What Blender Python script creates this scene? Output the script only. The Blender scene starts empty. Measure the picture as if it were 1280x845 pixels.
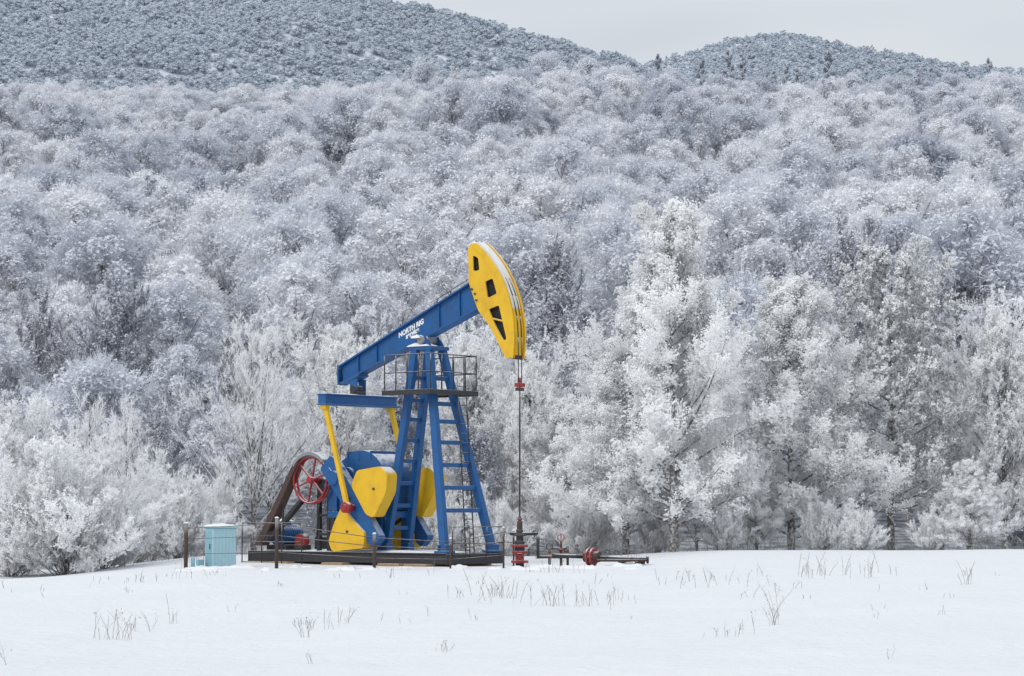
import bpy, math, random
import numpy as np
from mathutils import Vector, Matrix
random.seed(4); rng=np.random.default_rng(7)
sc=bpy.context.scene
sc.view_settings.view_transform='Standard'; sc.view_settings.look='None'; sc.view_settings.exposure=0
# ------------------------------------------------------------------ materials
def newmat(name):
    m=bpy.data.materials.new(name); m.use_nodes=True
    nt=m.node_tree; nt.nodes.clear()
    out=nt.nodes.new('ShaderNodeOutputMaterial')
    return m,nt,out
def N(nt,t,**k):
    n=nt.nodes.new(t)
    for a,b in k.items(): setattr(n,a,b)
    return n
def noise(nt,scale,detail=4,coord='Object',rough=.6):
    tc=N(nt,'ShaderNodeTexCoord'); n=N(nt,'ShaderNodeTexNoise')
    n.inputs['Scale'].default_value=scale; n.inputs['Detail'].default_value=detail; n.inputs['Roughness'].default_value=rough
    nt.links.new(tc.outputs[coord],n.inputs['Vector']); return n
def ramp(nt,src,p0,p1,c0=(0,0,0,1),c1=(1,1,1,1)):
    r=N(nt,'ShaderNodeValToRGB'); r.color_ramp.elements[0].position=p0; r.color_ramp.elements[1].position=p1
    r.color_ramp.elements[0].color=c0; r.color_ramp.elements[1].color=c1
    nt.links.new(src,r.inputs[0]); return r
def mixc(nt,f,a,b):
    m=N(nt,'ShaderNodeMix',data_type='RGBA')
    if hasattr(f,'links'): nt.links.new(f,m.inputs[0])
    else: m.inputs[0].default_value=f
    for s,i in ((a,6),(b,7)):
        if isinstance(s,(tuple,list)): m.inputs[i].default_value=(*s[:3],1)
        else: nt.links.new(s,m.inputs[i])
    return m.outputs[2]
def math_(nt,op,a,b=None,c=None):
    m=N(nt,'ShaderNodeMath',operation=op)
    for i,s in enumerate((a,b,c)):
        if s is None: continue
        if hasattr(s,'links'): nt.links.new(s,m.inputs[i])
        else: m.inputs[i].default_value=s
    return m.outputs[0]
SNOW=(.80,.82,.85)
def paint(name,col,rough=.45,dirt=.35,snow=.9,metal=0,dirtcol=None):
    m,nt,out=newmat(name); b=N(nt,'ShaderNodeBsdfPrincipled')
    n1=noise(nt,2.3,6); n2=noise(nt,14,5)
    dc=dirtcol or tuple(c*.45+.02 for c in col)
    f=ramp(nt,n1.outputs[0],.45,.75); f2=math_(nt,'MULTIPLY',f.outputs[0],dirt)
    c=mixc(nt,f2,col,dc)
    lite=ramp(nt,n2.outputs[0],.60,.78); c=mixc(nt,math_(nt,'MULTIPLY',lite.outputs[0],.28),c,tuple(min(1,x*.6+.3) for x in col))
    g=N(nt,'ShaderNodeNewGeometry'); sx=N(nt,'ShaderNodeSeparateXYZ'); nt.links.new(g.outputs['Normal'],sx.inputs[0])
    up=ramp(nt,sx.outputs[2],.45,.8); n3=noise(nt,5,5); nn=ramp(nt,n3.outputs[0],.3,.5)
    fs=math_(nt,'MULTIPLY',math_(nt,'MULTIPLY',up.outputs[0],nn.outputs[0]),snow)
    c=mixc(nt,fs,c,SNOW)
    nt.links.new(c,b.inputs['Base Color']); b.inputs['Metallic'].default_value=metal
    r=math_(nt,'MULTIPLY_ADD',n2.outputs[0],.3,rough-.1); nt.links.new(r,b.inputs['Roughness'])
    bp=N(nt,'ShaderNodeBump'); bp.inputs['Strength'].default_value=.15; bp.inputs['Distance'].default_value=.02
    nt.links.new(n2.outputs[0],bp.inputs['Height']); nt.links.new(bp.outputs[0],b.inputs['Normal'])
    nt.links.new(b.outputs[0],out.inputs[0]); return m
BLUE=paint('blue_paint',(.004,.090,.28),.5,.7)
YEL=paint('yellow_paint',(.76,.46,.012),.5,.5,dirtcol=(.46,.23,.02))
RED=paint('red_paint',(.33,.025,.03),.55,.6)
DARK=paint('dark_steel',(.030,.030,.034),.6,.4,.8)
HEAD_SHADE=paint('head_interior_shade',(.012,.012,.014),.8,.2,0)  # shade inside the hollow horse head, put into the colour
RUST=paint('rusty_steel',(.075,.045,.038),.8,.6,.6)
GREY=paint('grey_steel',(.25,.26,.28),.5,.4,.9)
TEAL=paint('pale_teal_paint',(.36,.56,.62),.5,.3,.9)
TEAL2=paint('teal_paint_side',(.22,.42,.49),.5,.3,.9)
WOOD=paint('old_wood',(.36,.24,.12),.8,.6,.6)
WHITEP=paint('white_paint',(.85,.85,.85),.5,.1,0)
FROSTP=paint('frosted_plate',(.68,.68,.65),.7,.35,.9,dirtcol=(.55,.42,.2))
def snowmat(name):
    m,nt,out=newmat(name); b=N(nt,'ShaderNodeBsdfPrincipled'); b.inputs['Roughness'].default_value=.75
    b.inputs['Specular IOR Level'].default_value=.2
    n1=noise(nt,6,8); n2=noise(nt,.5,5)
    c=mixc(nt,n2.outputs[0],(.76,.78,.81),(.80,.81,.825))
    nt.links.new(c,b.inputs['Base Color'])
    bp=N(nt,'ShaderNodeBump'); bp.inputs['Strength'].default_value=.5; bp.inputs['Distance'].default_value=.04
    nt.links.new(n1.outputs[0],bp.inputs['Height']); nt.links.new(bp.outputs[0],b.inputs['Normal'])
    nt.links.new(b.outputs[0],out.inputs[0]); return m
SNOWM=snowmat('snow_cap')
def groundmat():
    m,nt,out=newmat('snow_ground'); b=N(nt,'ShaderNodeBsdfPrincipled'); b.inputs['Roughness'].default_value=.8
    b.inputs['Specular IOR Level'].default_value=.15
    g=N(nt,'ShaderNodeNewGeometry'); sx=N(nt,'ShaderNodeSeparateXYZ'); nt.links.new(g.outputs['Position'],sx.inputs[0])
    n0=noise(nt,.25,5); n1=noise(nt,5,8); n2=noise(nt,.8,6); n3=noise(nt,1.6,8)
    c=mixc(nt,n0.outputs[0],(.70,.72,.75),(.77,.78,.795))
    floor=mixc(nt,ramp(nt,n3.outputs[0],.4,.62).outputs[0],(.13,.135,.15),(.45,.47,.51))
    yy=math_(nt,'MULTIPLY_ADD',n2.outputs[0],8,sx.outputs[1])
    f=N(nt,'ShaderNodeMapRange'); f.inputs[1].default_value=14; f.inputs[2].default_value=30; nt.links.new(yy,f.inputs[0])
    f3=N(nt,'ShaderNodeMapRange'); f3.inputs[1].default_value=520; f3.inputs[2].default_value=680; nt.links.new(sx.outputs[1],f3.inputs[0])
    floor=mixc(nt,f3.outputs[0],floor,(.66,.70,.76))  # ground of the far hills lightened and blued, painted haze
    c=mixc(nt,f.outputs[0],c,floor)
    nt.links.new(c,b.inputs['Base Color'])
    add=math_(nt,'MULTIPLY_ADD',n2.outputs[0],3.2,n1.outputs[0])
    bp=N(nt,'ShaderNodeBump'); bp.inputs['Strength'].default_value=.6; bp.inputs['Distance'].default_value=.09
    nt.links.new(add,bp.inputs['Height']); nt.links.new(bp.outputs[0],b.inputs['Normal'])
    nt.links.new(b.outputs[0],out.inputs[0]); return m
GROUND=groundmat()
def frostmat(name,c0,c1,trans=0.):
    m,nt,out=newmat(name)
    oi=N(nt,'ShaderNodeObjectInfo')
    c=mixc(nt,oi.outputs['Random'],c0,c1)
    d=N(nt,'ShaderNodeBsdfDiffuse'); nt.links.new(c,d.inputs[0])
    if trans>0:
        t=N(nt,'ShaderNodeBsdfTranslucent'); mx=N(nt,'ShaderNodeMixShader'); mx.inputs[0].default_value=trans
        nt.links.new(c,t.inputs[0]); nt.links.new(d.outputs[0],mx.inputs[1]); nt.links.new(t.outputs[0],mx.inputs[2])
        nt.links.new(mx.outputs[0],out.inputs[0])
    else: nt.links.new(d.outputs[0],out.inputs[0])
    return m
def barkmat(name,col,snowf=.55):
    m,nt,out=newmat(name); b=N(nt,'ShaderNodeBsdfPrincipled'); b.inputs['Roughness'].default_value=.9
    n=noise(nt,7,5); f=ramp(nt,n.outputs[0],.48,.58)
    g=N(nt,'ShaderNodeNewGeometry'); sx=N(nt,'ShaderNodeSeparateXYZ'); nt.links.new(g.outputs['Normal'],sx.inputs[0])
    up=ramp(nt,sx.outputs[2],.0,.5)
    ff=math_(nt,'MAXIMUM',math_(nt,'MULTIPLY',f.outputs[0],snowf),math_(nt,'MULTIPLY',up.outputs[0],.85))
    c=mixc(nt,ff,col,(.75,.77,.81)); nt.links.new(c,b.inputs['Base Color'])
    nt.links.new(b.outputs[0],out.inputs[0]); return m
BARK=barkmat('bark',(.14,.12,.105),.65)
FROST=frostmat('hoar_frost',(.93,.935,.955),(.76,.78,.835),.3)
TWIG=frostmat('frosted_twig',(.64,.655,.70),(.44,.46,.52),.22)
FROST_N=frostmat('hoar_frost_near',(.98,.98,.98),(.97,.975,.98),.38)
TWIG_N=frostmat('frosted_twig_near',(.95,.95,.955),(.91,.915,.925),.32)
NEEDLE=frostmat('frosted_needles',(.27,.29,.29),(.32,.34,.35),.2)
FROST_D=frostmat('hoar_frost_dull',(.78,.80,.85),(.60,.63,.70),.28)
NEED_D=frostmat('frosted_needles_dull',(.34,.36,.41),(.25,.27,.32),.2)
FROST_B=frostmat('hoar_frost_thicket',(.86,.87,.90),(.68,.70,.76),.28)
TWIG_B=frostmat('thicket_twig',(.52,.53,.57),(.36,.375,.42),.2)
FROST_HAZE=frostmat('hoar_frost_far_hazed',(.76,.805,.86),(.70,.75,.81),.32)  # far frost with bluish haze painted into its base colour
TWIG_HAZE=frostmat('frosted_twig_far_hazed',(.74,.785,.84),(.68,.73,.79),.32)  # same painted haze for far twigs and trunks
WEED=frostmat('dry_weed',(.27,.25,.22),(.52,.52,.52),.15)
# ------------------------------------------------------------------ terrain
ph=rng.uniform(0,6.28,(6,2,5))
def wav(x,y,L,k=0):
    s=0
    for i in range(5):
        a=ph[k,0,i]; s=s+np.sin((x*np.cos(a)+y*np.sin(a))*6.28/(L*(1+.37*i))+ph[k,1,i])
    return s/5
def ss(e0,e1,x):
    t=np.clip((x-e0)/(e1-e0),0,1); return t*t*(3-2*t)
def Hn(x,y):
    x=np.asarray(x,float); y=np.asarray(y,float); d=y+80
    near=.30*ss(2.5,8,x)*np.exp(-((y-4)/9)**2) + .08*ss(0,4,x)*np.exp(-((y-0)/5)**2)
    near=near-.55*ss(-9.5,-17,x)*ss(-30,0,y)
    near=near-.75*ss(9,22,y)*ss(-10,2,x)- .3*ss(9,20,y)
    fld=ss(-6,-16,y)
    near=near+.19*wav(x,y*.45,9,0)*(.2+.8*fld)+.06*wav(x,y,2.6,1)*(.35+.65*fld)+.022*wav(x*1.1,y,1.15,4)*fld
    near=near*ss(60,20,y)
    u=(d-110)/9; sp=9*np.where(u>30,u,np.log1p(np.exp(np.minimum(u,30))))
    cap=68+3.5*np.exp(-((x+43)/16)**2)-3*ss(-60,-95,x)+2*wav(x,y,60,2)
    raw=.205*sp+ (4.4*wav(x,y,75,3)+1.8*wav(x,y,33,4))*ss(150,230,d)
    k=6; h=-k*np.log(np.exp(-raw/k)+np.exp(-cap/k))
    h=h-.12*np.maximum(0,d-540)
    X2=np.array([-900,-500,-260,-200,-75,-25,-6,19,44,58,75,110,200,500,1200.]); Z2=np.array([330,290,235,222,210,201,196,189,183,178,172,160,140,90,60.])
    c2=np.interp(x,X2,Z2)-4
    h2=c2-.5*np.abs(d-1000)*np.where(d>1000,.4,1)+6*wav(x,y,70,5)*ss(1000,960,d)
    X3=np.array([-600,40,89,112,131,150,162,178,192,216,240,262,300,380,700,1500]); Z3=np.array([230,262,270,277,283,285.5,286.5,283.5,280,276,273,268,264,255,230,200])
    c3=np.interp(x,X3,Z3)-4
    h3=c3-.5*np.abs(d-1500)*np.where(d>1500,.4,1)
    hh=np.maximum(np.maximum(h,h2),h3)
    hh=np.maximum(hh,0)
    return near+hh
def H1(x,y): return float(Hn(x,y))
def axis(lo,hi,flo,fhi,st,gr=1.09,mx=25):
    a=list(np.arange(flo,fhi,st)); s=st; v=flo
    L=[]
    while v>lo: s=min(s*gr,mx); v-=s; L.append(v)
    s=st; v=a[-1]; R=[]
    while v<hi: s=min(s*gr,mx); v+=s; R.append(v)
    return np.array(L[::-1]+a+R)
def mesh_from(name,verts,quads=None,tris=None,mats=(),qmi=None,tmi=None,smooth=False):
    me=bpy.data.meshes.new(name)
    nq=0 if quads is None else len(quads); ntr=0 if tris is None else len(tris)
    me.vertices.add(len(verts)); me.vertices.foreach_set('co',np.asarray(verts,np.float32).ravel())
    loops=[]; 
    if nq: loops.append(np.asarray(quads).ravel())
    if ntr: loops.append(np.asarray(tris).ravel())
    lp=np.concatenate(loops).astype(np.int32)
    me.loops.add(len(lp)); me.loops.foreach_set('vertex_index',lp)
    st=np.concatenate([np.arange(nq)*4, nq*4+np.arange(ntr)*3]).astype(np.int32)
    me.polygons.add(nq+ntr); me.polygons.foreach_set('loop_start',st)
    mi=np.concatenate([np.zeros(nq,int) if qmi is None else qmi, np.zeros(ntr,int) if tmi is None else tmi]).astype(np.int32)
    me.polygons.foreach_set('material_index',mi)
    for m in mats: me.materials.append(m)
    me.update(calc_edges=True)
    if smooth: me.polygons.foreach_set('use_smooth',np.ones(nq+ntr,bool))
    return me
def add(name,me,parent=None,coll=None):
    o=bpy.data.objects.new(name,me); (coll or sc.collection).objects.link(o)
    if parent: o.parent=parent
    return o
xs=axis(-1600,1600,-24,24,.3); ys=axis(-160,2600,-58,14,.3)
gx,gy=np.meshgrid(xs,ys); gz=Hn(gx,gy)
nx,ny=len(xs),len(ys)
i=np.arange(nx*ny).reshape(ny,nx)
q=np.stack([i[:-1,:-1],i[:-1,1:],i[1:,1:],i[1:,:-1]],-1).reshape(-1,4)
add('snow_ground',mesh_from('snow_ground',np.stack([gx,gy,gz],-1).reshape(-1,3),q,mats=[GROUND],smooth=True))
# ------------------------------------------------------------------ tree generator
def nrm(v): return v/np.maximum(np.linalg.norm(v,axis=-1,keepdims=True),1e-9)
class B:
    def __init__(s,p,d,L,bend,r): s.p,s.d,s.L,s.b,s.r=p,d,L,bend,r
    def at(s,idx,t): 
        L=s.L[idx][:,None]; t=t[:,None]; return s.p[idx]+s.d[idx]*L*t+s.b[idx]*t*t
    def tan(s,idx,t): return nrm(s.d[idx]*s.L[idx][:,None]+2*s.b[idx]*t[:,None])
    def n(s): return len(s.L)
class Acc:
    def __init__(s): s.v=[];s.q=[];s.t=[];s.qm=[];s.tm=[];s.n=0
    def tubes(s,br,K,S,mat,taper=.85):
        n=br.n(); t=np.linspace(0,1,K); idx=np.repeat(np.arange(n),K); tt=np.tile(t,n)
        c=br.at(idx,tt).reshape(n,K,1,3)
        a=nrm(np.cross(br.d,np.array([.31,.2,.93])));b=nrm(np.cross(br.d,a))
        an=np.arange(S)*2*np.pi/S
        ring=(a[:,None,:]*np.cos(an)[None,:,None]+b[:,None,:]*np.sin(an)[None,:,None])
        r=(br.r[:,None]*(1-taper*t)[None,:])[:,:,None,None]
        v=(c+ring[:,None,:,:]*r).reshape(-1,3)
        base=s.n+np.arange(n)[:,None,None]*K*S+np.arange(K-1)[None,:,None]*S
        j=np.arange(S)[None,None,:]; j2=(j+1)%S
        q=np.stack([base+j,base+j2,base+S+j2,base+S+j],-1).reshape(-1,4)
        s.v.append(v); s.q.append(q); s.qm.append(np.full(len(q),mat)); s.n+=len(v)
    def twigs(s,p0,p1,w,mat,rg):
        n=len(p0); per=nrm(np.cross(p1-p0,rg.normal(size=(n,3))))*w[:,None]
        v=np.stack([p0-per,p0+per,p1],1).reshape(-1,3)
        t=s.n+np.arange(n*3).reshape(n,3); s.v.append(v); s.t.append(t); s.tm.append(np.full(n,mat)); s.n+=3*n
    def flakes(s,c,sz,mat,rg,nd=None,spread=.6,flat=1.0):
        n=len(c)
        if nd is None:
            o=rg.normal(size=(n,3,3)); o[:,:,2]*=flat; o=o/np.maximum(np.linalg.norm(o,axis=-1,keepdims=True),1e-6)
        else:
            nn=nrm(nd+rg.normal(size=(n,3))*spread)
            a=nrm(np.cross(nn,rg.normal(size=(n,3)))); b=np.cross(nn,a); an=rg.uniform(.7,1.4,(n,3))+np.array([0,2.1,4.2])
            o=(a[:,None,:]*np.cos(an)[:,:,None]+b[:,None,:]*np.sin(an)[:,:,None])*rg.uniform(.6,1.3,(n,3,1))
        v=(c[:,None,:]+o*sz[:,None,None]).reshape(-1,3)
        t=s.n+np.arange(n*3).reshape(n,3); s.v.append(v); s.t.append(t); s.tm.append(mat if hasattr(mat,'__len__') else np.full(n,mat)); s.n+=3*n
    def mesh(s,name,mats):
        return mesh_from(name,np.concatenate(s.v),np.concatenate(s.q),np.concatenate(s.t),mats,np.concatenate(s.qm),np.concatenate(s.tm))
def kids(par,per,t0,t1,ang,ratio,upb,rg,rr=.45,tp=.55,bendup=.15,minL=.1):
    n=par.n()*per; idx=np.repeat(np.arange(par.n()),per); t=rg.uniform(t0,t1,n)
    tg=par.tan(idx,t); pr=nrm(np.cross(tg,rg.normal(size=(n,3))))
    a=ang*rg.uniform(.7,1.3,n)[:,None]
    d=tg*np.cos(a)+pr*np.sin(a); d[:,2]+=upb; d=nrm(d)
    L=np.maximum(par.L[idx]*ratio*(1-tp*t)*rg.uniform(.6,1.25,n),minL)
    r=par.r[idx]*(1-.8*t)*rr
    b=np.zeros((n,3)); b[:,2]=L*bendup; b+=rg.normal(size=(n,3))*L[:,None]*.06
    return B(par.at(idx,t),d,L,b,np.maximum(r,.004))
LOD={'hi':(56,11,8,7,3.8),'mid':(26,9,0,20,2.4),'low':(13,6,0,9,1.2)}
def tree_mesh(name,seed,H,R,style,lod,mats,sparse=1.0,flake=1.0,tw=1.0,nfm=1.0):
    rg=np.random.default_rng(seed); A=Acc(); n1,n2,n3,n4,nf=LOD[lod]; nf*=nfm
    hi=lod=='hi'
    if style in('vase','shrub') and hi: n1=38
    lean=rg.normal(size=2)*.03*H
    trunk=B(np.array([[0,0,-.3]]),np.array([[0,0,1.]]),np.array([H*.97]),np.array([[lean[0],lean[1],0]]),np.array([H*.0125+.03]))
    g=2.399963; k=np.arange(n1); f=(k+rg.uniform(0,1,n1))/n1; az=k*g+rg.normal(size=n1)*.35
    wob=rg.uniform(.72,1.2,n1)*(1+.22*np.sin(az*2+seed))
    up1=.25; a2=.75; r2=.55; u2=.15; bup=.15
    if style=='round':
        f=.16+.8*f; ang=np.radians(62-48*f); L=R*(.42+.78*np.sin(np.pi*np.clip((f-.05)/.98,0,1))**.8)*wob; L*=np.where(f>.8,.75,1)
    elif style=='flock':
        f=.10+.88*f; ang=np.radians(74-40*f); L=R*(1.12-f)**.75*wob*1.05+.12; up1=.12; u2=.05
    elif style=='vase':
        f=.13+.75*f; ang=np.radians(50-32*f); L=H*(.50-.42*f)*wob+.2; up1=.14; a2=.6; r2=.5; u2=.25
    elif style=='pine':
        f=.2+.78*f; ang=np.radians(88-38*f); L=R*(1.16-f)**.6*wob; up1=.06; u2=.02
    elif style=='spruce':
        f=.05+.94*f; ang=np.radians(108-30*f); L=R*(1.03-f)*wob*1.1+.1; up1=.02; a2=.9; u2=-.1; bup=-.1
    elif style=='shrub':
        f=.25*f**2; ang=np.radians(rg.uniform(5,68,n1)); L=H*rg.uniform(.65,1.05,n1)*np.where(ang>.8,.85,1); up1=.1; a2=.45; u2=.25; r2=.45
    d=np.stack([np.sin(ang)*np.cos(az),np.sin(ang)*np.sin(az),np.cos(ang)],-1)
    pos=trunk.at(np.zeros(n1,int),f)
    bd=np.zeros((n1,3)); bd[:,2]=L*up1; bd+=rg.normal(size=(n1,3))*L[:,None]*.07
    lr=(H*.0125+.03)*(1.02-f)*.42+.01
    if style=='shrub': lr=np.full(n1,.018)
    L1=B(pos,d,L,bd,lr)
    if style!='shrub': A.tubes(trunk,7,8 if hi else 5,0,.93)
    A.tubes(L1,6 if hi else 4,5 if hi else 3,0,.9)
    L2=kids(L1,int(n2*sparse) or 3,.15,1.0,a2,r2,u2,rg,bendup=bup)
    A.tubes(L2,4 if hi else 2,3,0 if style=='vase' else 1,.85)
    last=L2
    if hi:
        L3=kids(L2,n3,.1,1.0,.7,.55,u2,rg,bendup=bup,minL=.15); A.tubes(L3,2,3,1,.7); last=L3
    wide={'hi':.014,'mid':.03,'low':.07}[lod]*tw
    fs={'hi':.036,'mid':.085,'low':.30}[lod]*flake
    T=kids(last,n4,.05,1.0,.65,.62 if hi else .5,u2+.1,rg,minL=.14 if hi else .3,tp=.4)
    p0=T.p; p1=T.p+T.d*T.L[:,None]+T.b
    A.twigs(p0,p1,rg.uniform(.6,1.4,len(p0))*wide,1,rg)
    def outw(c):
        o=c.copy(); o[:,2]=0; o=nrm(o)*.8; o[:,2]=.8; return o
    m=int(len(p0)*nf); ii=rg.integers(0,len(p0),m); tt=rg.uniform(0,1,m)[:,None]
    c=p0[ii]*(1-tt)+p1[ii]*tt+rg.normal(size=(m,3))*fs*.5
    if style in('pine','spruce'):
        mm=m//2
        A.flakes(c[:mm],rg.uniform(.6,1.5,mm)*fs*1.0,3,rg)
        m2=int(m*.85); ii=rg.integers(0,len(p0),m2); tt=rg.uniform(.2,1,m2)[:,None]
        c=p0[ii]*(1-tt)+p1[ii]*tt; c[:,2]+=fs*.8
        A.flakes(c,rg.uniform(.6,1.5,m2)*fs*1.1,2,rg,outw(c),.5)
    else:
        A.flakes(c,rg.uniform(.5,1.4,m)*fs,2,rg,outw(c),.6)
        if style=='flock':
            m2=L2.n()*(110 if hi else 5); ii=rg.integers(0,L2.n(),m2); t=rg.uniform(.3,1,m2)
            c=L2.at(ii,t)+rg.normal(size=(m2,3))*.13; c[:,2]+=.04
            A.flakes(c,rg.uniform(.6,1.5,m2)*fs*1.25,2,rg,outw(c),.4)
    return A.mesh(name,mats)
def lobe_tree(name,seed,H,R,style,M,E,sz,mats,tww=.03,frost=.62):
    """crown = many overlapping sprays of fine frosted twigs around branch tips; frost lies on the upper/outer side, lower crown darkened as painted shade"""
    rg=np.random.default_rng(seed); A=Acc()
    A.tubes(B(np.array([[0,0,-.3]]),np.array([[0,0,1.]]),np.array([H*.8]),np.zeros((1,3)),np.array([H*.012+.03])),4,5,0,.8)
    u=(np.arange(M)+.5)/M; az=np.arange(M)*2.399963+rg.normal(size=M)*.3
    if style=='cone':
        t=u**1.2; cz=H*(.16+.78*t); rad=R*(1.02-t)**.8*.8; rl=R*.30*(1.25-t)
    else:
        zc={'dome':.60,'oval':.56,'feather':.60}[style]*H; vz={'dome':.30,'oval':.38,'feather':.33}[style]*H
        ct=1-1.45*u; st=np.sqrt(np.clip(1-ct*ct,0,1)); cz=zc+vz*ct; rad=R*.78*st*(1+.15*np.sin(az*2+seed)); rl=R*rg.uniform(.20,.36,M)
    jit=rg.normal(size=(M,3))*R*.06
    c=np.stack([rad*np.cos(az),rad*np.sin(az),cz],-1)+jit
    base=np.zeros((M,3)); base[:,2]=np.clip(c[:,2]-.9*rad-.1*H,H*.1,H*.75); dd=c-base; L=np.linalg.norm(dd,axis=1)
    A.tubes(B(base,nrm(dd),L,np.zeros((M,3)),np.full(M,.045)),2,3,0,.6)
    ci=c*np.array([.5,.5,1])+np.array([0,0,-.04*H]); c=np.concatenate([c,ci[::2]]); rl=np.concatenate([rl,rl[::2]])
    n=len(c)*E; ii=np.repeat(np.arange(len(c)),E)
    cen=np.array([0,0,H*.5]); outd=nrm(c-cen)[ii]
    dr=nrm(rg.normal(size=(n,3))+outd*.6+np.array([0,0,.35 if style!='feather' else .8]))
    rr=rl[ii][:,None]*rg.uniform(.6,1.08,(n,1))
    p=c[ii]+dr*rr*np.array([1,1,.9 if style!='feather' else 1.35])
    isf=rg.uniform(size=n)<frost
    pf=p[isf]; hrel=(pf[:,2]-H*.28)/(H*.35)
    mat=np.where((hrel+rg.normal(size=len(pf))*.35+dr[isf][:,2]*.5)>.25,2,1)  # darker twig colour low down: less frost, plus painted crown shade
    nd=nrm(dr[isf]*.7+nrm(pf-cen)*.7)
    A.flakes(pf,rg.uniform(.5,1.5,isf.sum())*sz,mat,rg,nd,.35)
    k=~isf; q0=c[ii][k]+dr[k]*rl[ii][k][:,None]*.35; q1=c[ii][k]+dr[k]*rl[ii][k][:,None]*rg.uniform(.9,1.4,(k.sum(),1))*np.array([1,1,1.1])
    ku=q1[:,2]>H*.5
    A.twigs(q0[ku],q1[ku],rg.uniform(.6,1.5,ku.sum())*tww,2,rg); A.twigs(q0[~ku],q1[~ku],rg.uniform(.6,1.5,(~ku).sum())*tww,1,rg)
    return A.mesh(name,mats)
MM=[BARK,TWIG,FROST,NEEDLE]; MN=[BARK,TWIG_N,FROST_N,NEEDLE]; MF=[TWIG_HAZE,TWIG_HAZE,FROST_HAZE,NEEDLE]; MD=[BARK,NEED_D,FROST_D,NEED_D]
mid=bpy.data.collections.new('forest_tree_kinds'); low=bpy.data.collections.new('far_tree_kinds')
spec=[('dome',9.5,3.0,32,250),('dome',8.6,2.6,26,250),('oval',10.5,2.7,32,250),('oval',9.8,2.3,28,250),('feather',10.5,2.6,32,260),('feather',9.5,2.3,26,260),('cone',11,2.5,32,240)]
for k,(st,h,r,M,E) in enumerate(spec):
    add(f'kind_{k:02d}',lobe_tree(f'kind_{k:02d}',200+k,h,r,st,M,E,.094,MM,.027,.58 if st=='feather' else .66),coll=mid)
add('kind_07',lobe_tree('kind_07',310,10.5,3.1,'dome',32,240,.10,MD,.035,.62),coll=mid)
add('kind_08',tree_mesh('kind_08',156,12,2.3,'spruce','mid',[BARK,NEED_D,FROST_D,NEED_D]),coll=mid)
MB=[BARK,TWIG_B,FROST_B,NEEDLE]
add('kind_09',tree_mesh('kind_09',157,4.2,2,'shrub','mid',MB,1,.8),coll=mid)
add('kind_10',tree_mesh('kind_10',158,10,3,'vase','mid',MB,1,.9),coll=mid)
add('kind_11',tree_mesh('kind_11',159,9,2.8,'round','mid',MB,1,.9),coll=mid)
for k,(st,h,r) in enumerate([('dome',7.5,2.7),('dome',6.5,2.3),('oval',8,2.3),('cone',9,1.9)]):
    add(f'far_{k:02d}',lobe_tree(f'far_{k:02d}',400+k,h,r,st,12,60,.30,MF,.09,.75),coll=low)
def forest(name,pts,rot,scl,idx,coll):
    me=bpy.data.meshes.new(name); me.vertices.add(len(pts)); me.vertices.foreach_set('co',np.asarray(pts,np.float32).ravel())
    for nm,ty,da in (('rot','FLOAT_VECTOR',rot),('scl','FLOAT_VECTOR',scl)):
        a=me.attributes.new(nm,ty,'POINT'); a.data.foreach_set('vector',np.asarray(da,np.float32).ravel())
    a=me.attributes.new('kind','INT','POINT'); a.data.foreach_set('value',np.asarray(idx,np.int32))
    me.update(); o=add(name,me)
    ng=bpy.data.node_groups.new(name+'_scatter','GeometryNodeTree')
    ng.interface.new_socket('Geometry',in_out='INPUT',socket_type='NodeSocketGeometry'); ng.interface.new_socket('Geometry',in_out='OUTPUT',socket_type='NodeSocketGeometry')
    gi=ng.nodes.new('NodeGroupInput'); go=ng.nodes.new('NodeGroupOutput'); ip=ng.nodes.new('GeometryNodeInstanceOnPoints')
    ci=ng.nodes.new('GeometryNodeCollectionInfo'); ci.inputs['Collection'].default_value=coll; ci.inputs['Separate Children'].default_value=True; ci.inputs['Reset Children'].default_value=True
    def na(n,t):
        x=ng.nodes.new('GeometryNodeInputNamedAttribute'); x.data_type=t; x.inputs['Name'].default_value=n; return x.outputs['Attribute']
    ip.inputs['Pick Instance'].default_value=True
    L=ng.links.new; L(gi.outputs[0],ip.inputs['Points']); L(ci.outputs[0],ip.inputs['Instance']); L(na('kind','INT'),ip.inputs['Instance Index'])
    L(na('rot','FLOAT_VECTOR'),ip.inputs['Rotation']); L(na('scl','FLOAT_VECTOR'),ip.inputs['Scale']); L(ip.outputs[0],go.inputs[0])
    md=o.modifiers.new('scatter','NODES'); md.node_group=ng
    return o
def scatter(d0,d1,sp,xf,seed):
    rg=np.random.default_rng(seed); P=[]
    d=d0
    while d<d1:
        lo,hi=xf(d); x=np.arange(lo,hi,sp); x=x+rg.uniform(-.45,.45,len(x))*sp; y=d-80+rg.uniform(-.45,.45,len(x))*sp
        P.append(np.stack([x,y],-1)); d+=sp*.9
    P=np.concatenate(P); return P,rg
P,rg=scatter(102,490,5.6,lambda d:(-.24*d-10,.24*d+10),5)
n=len(P); x,y=P[:,0],P[:,1]
clump=wav(x,y,45,1)+rg.normal(size=n)*.35
kind=rg.choice([0,1,2,3,4,5,6],n,p=[.22,.22,.17,.11,.13,.1,.05])
kind=np.where((clump>.58)&(y>60),rg.choice([7,7,7,2],n),kind)
kind=np.where((y<55)&(rg.uniform(size=n)<.6),rg.choice([10,11],n),kind)
kind=np.where((y<32)&(rg.uniform(size=n)<.35),9,kind)
s=rg.uniform(.70,1.25,n)*(1+.15*wav(x,y,60,2)); s=np.where(y<40,s*.78,s)
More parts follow.
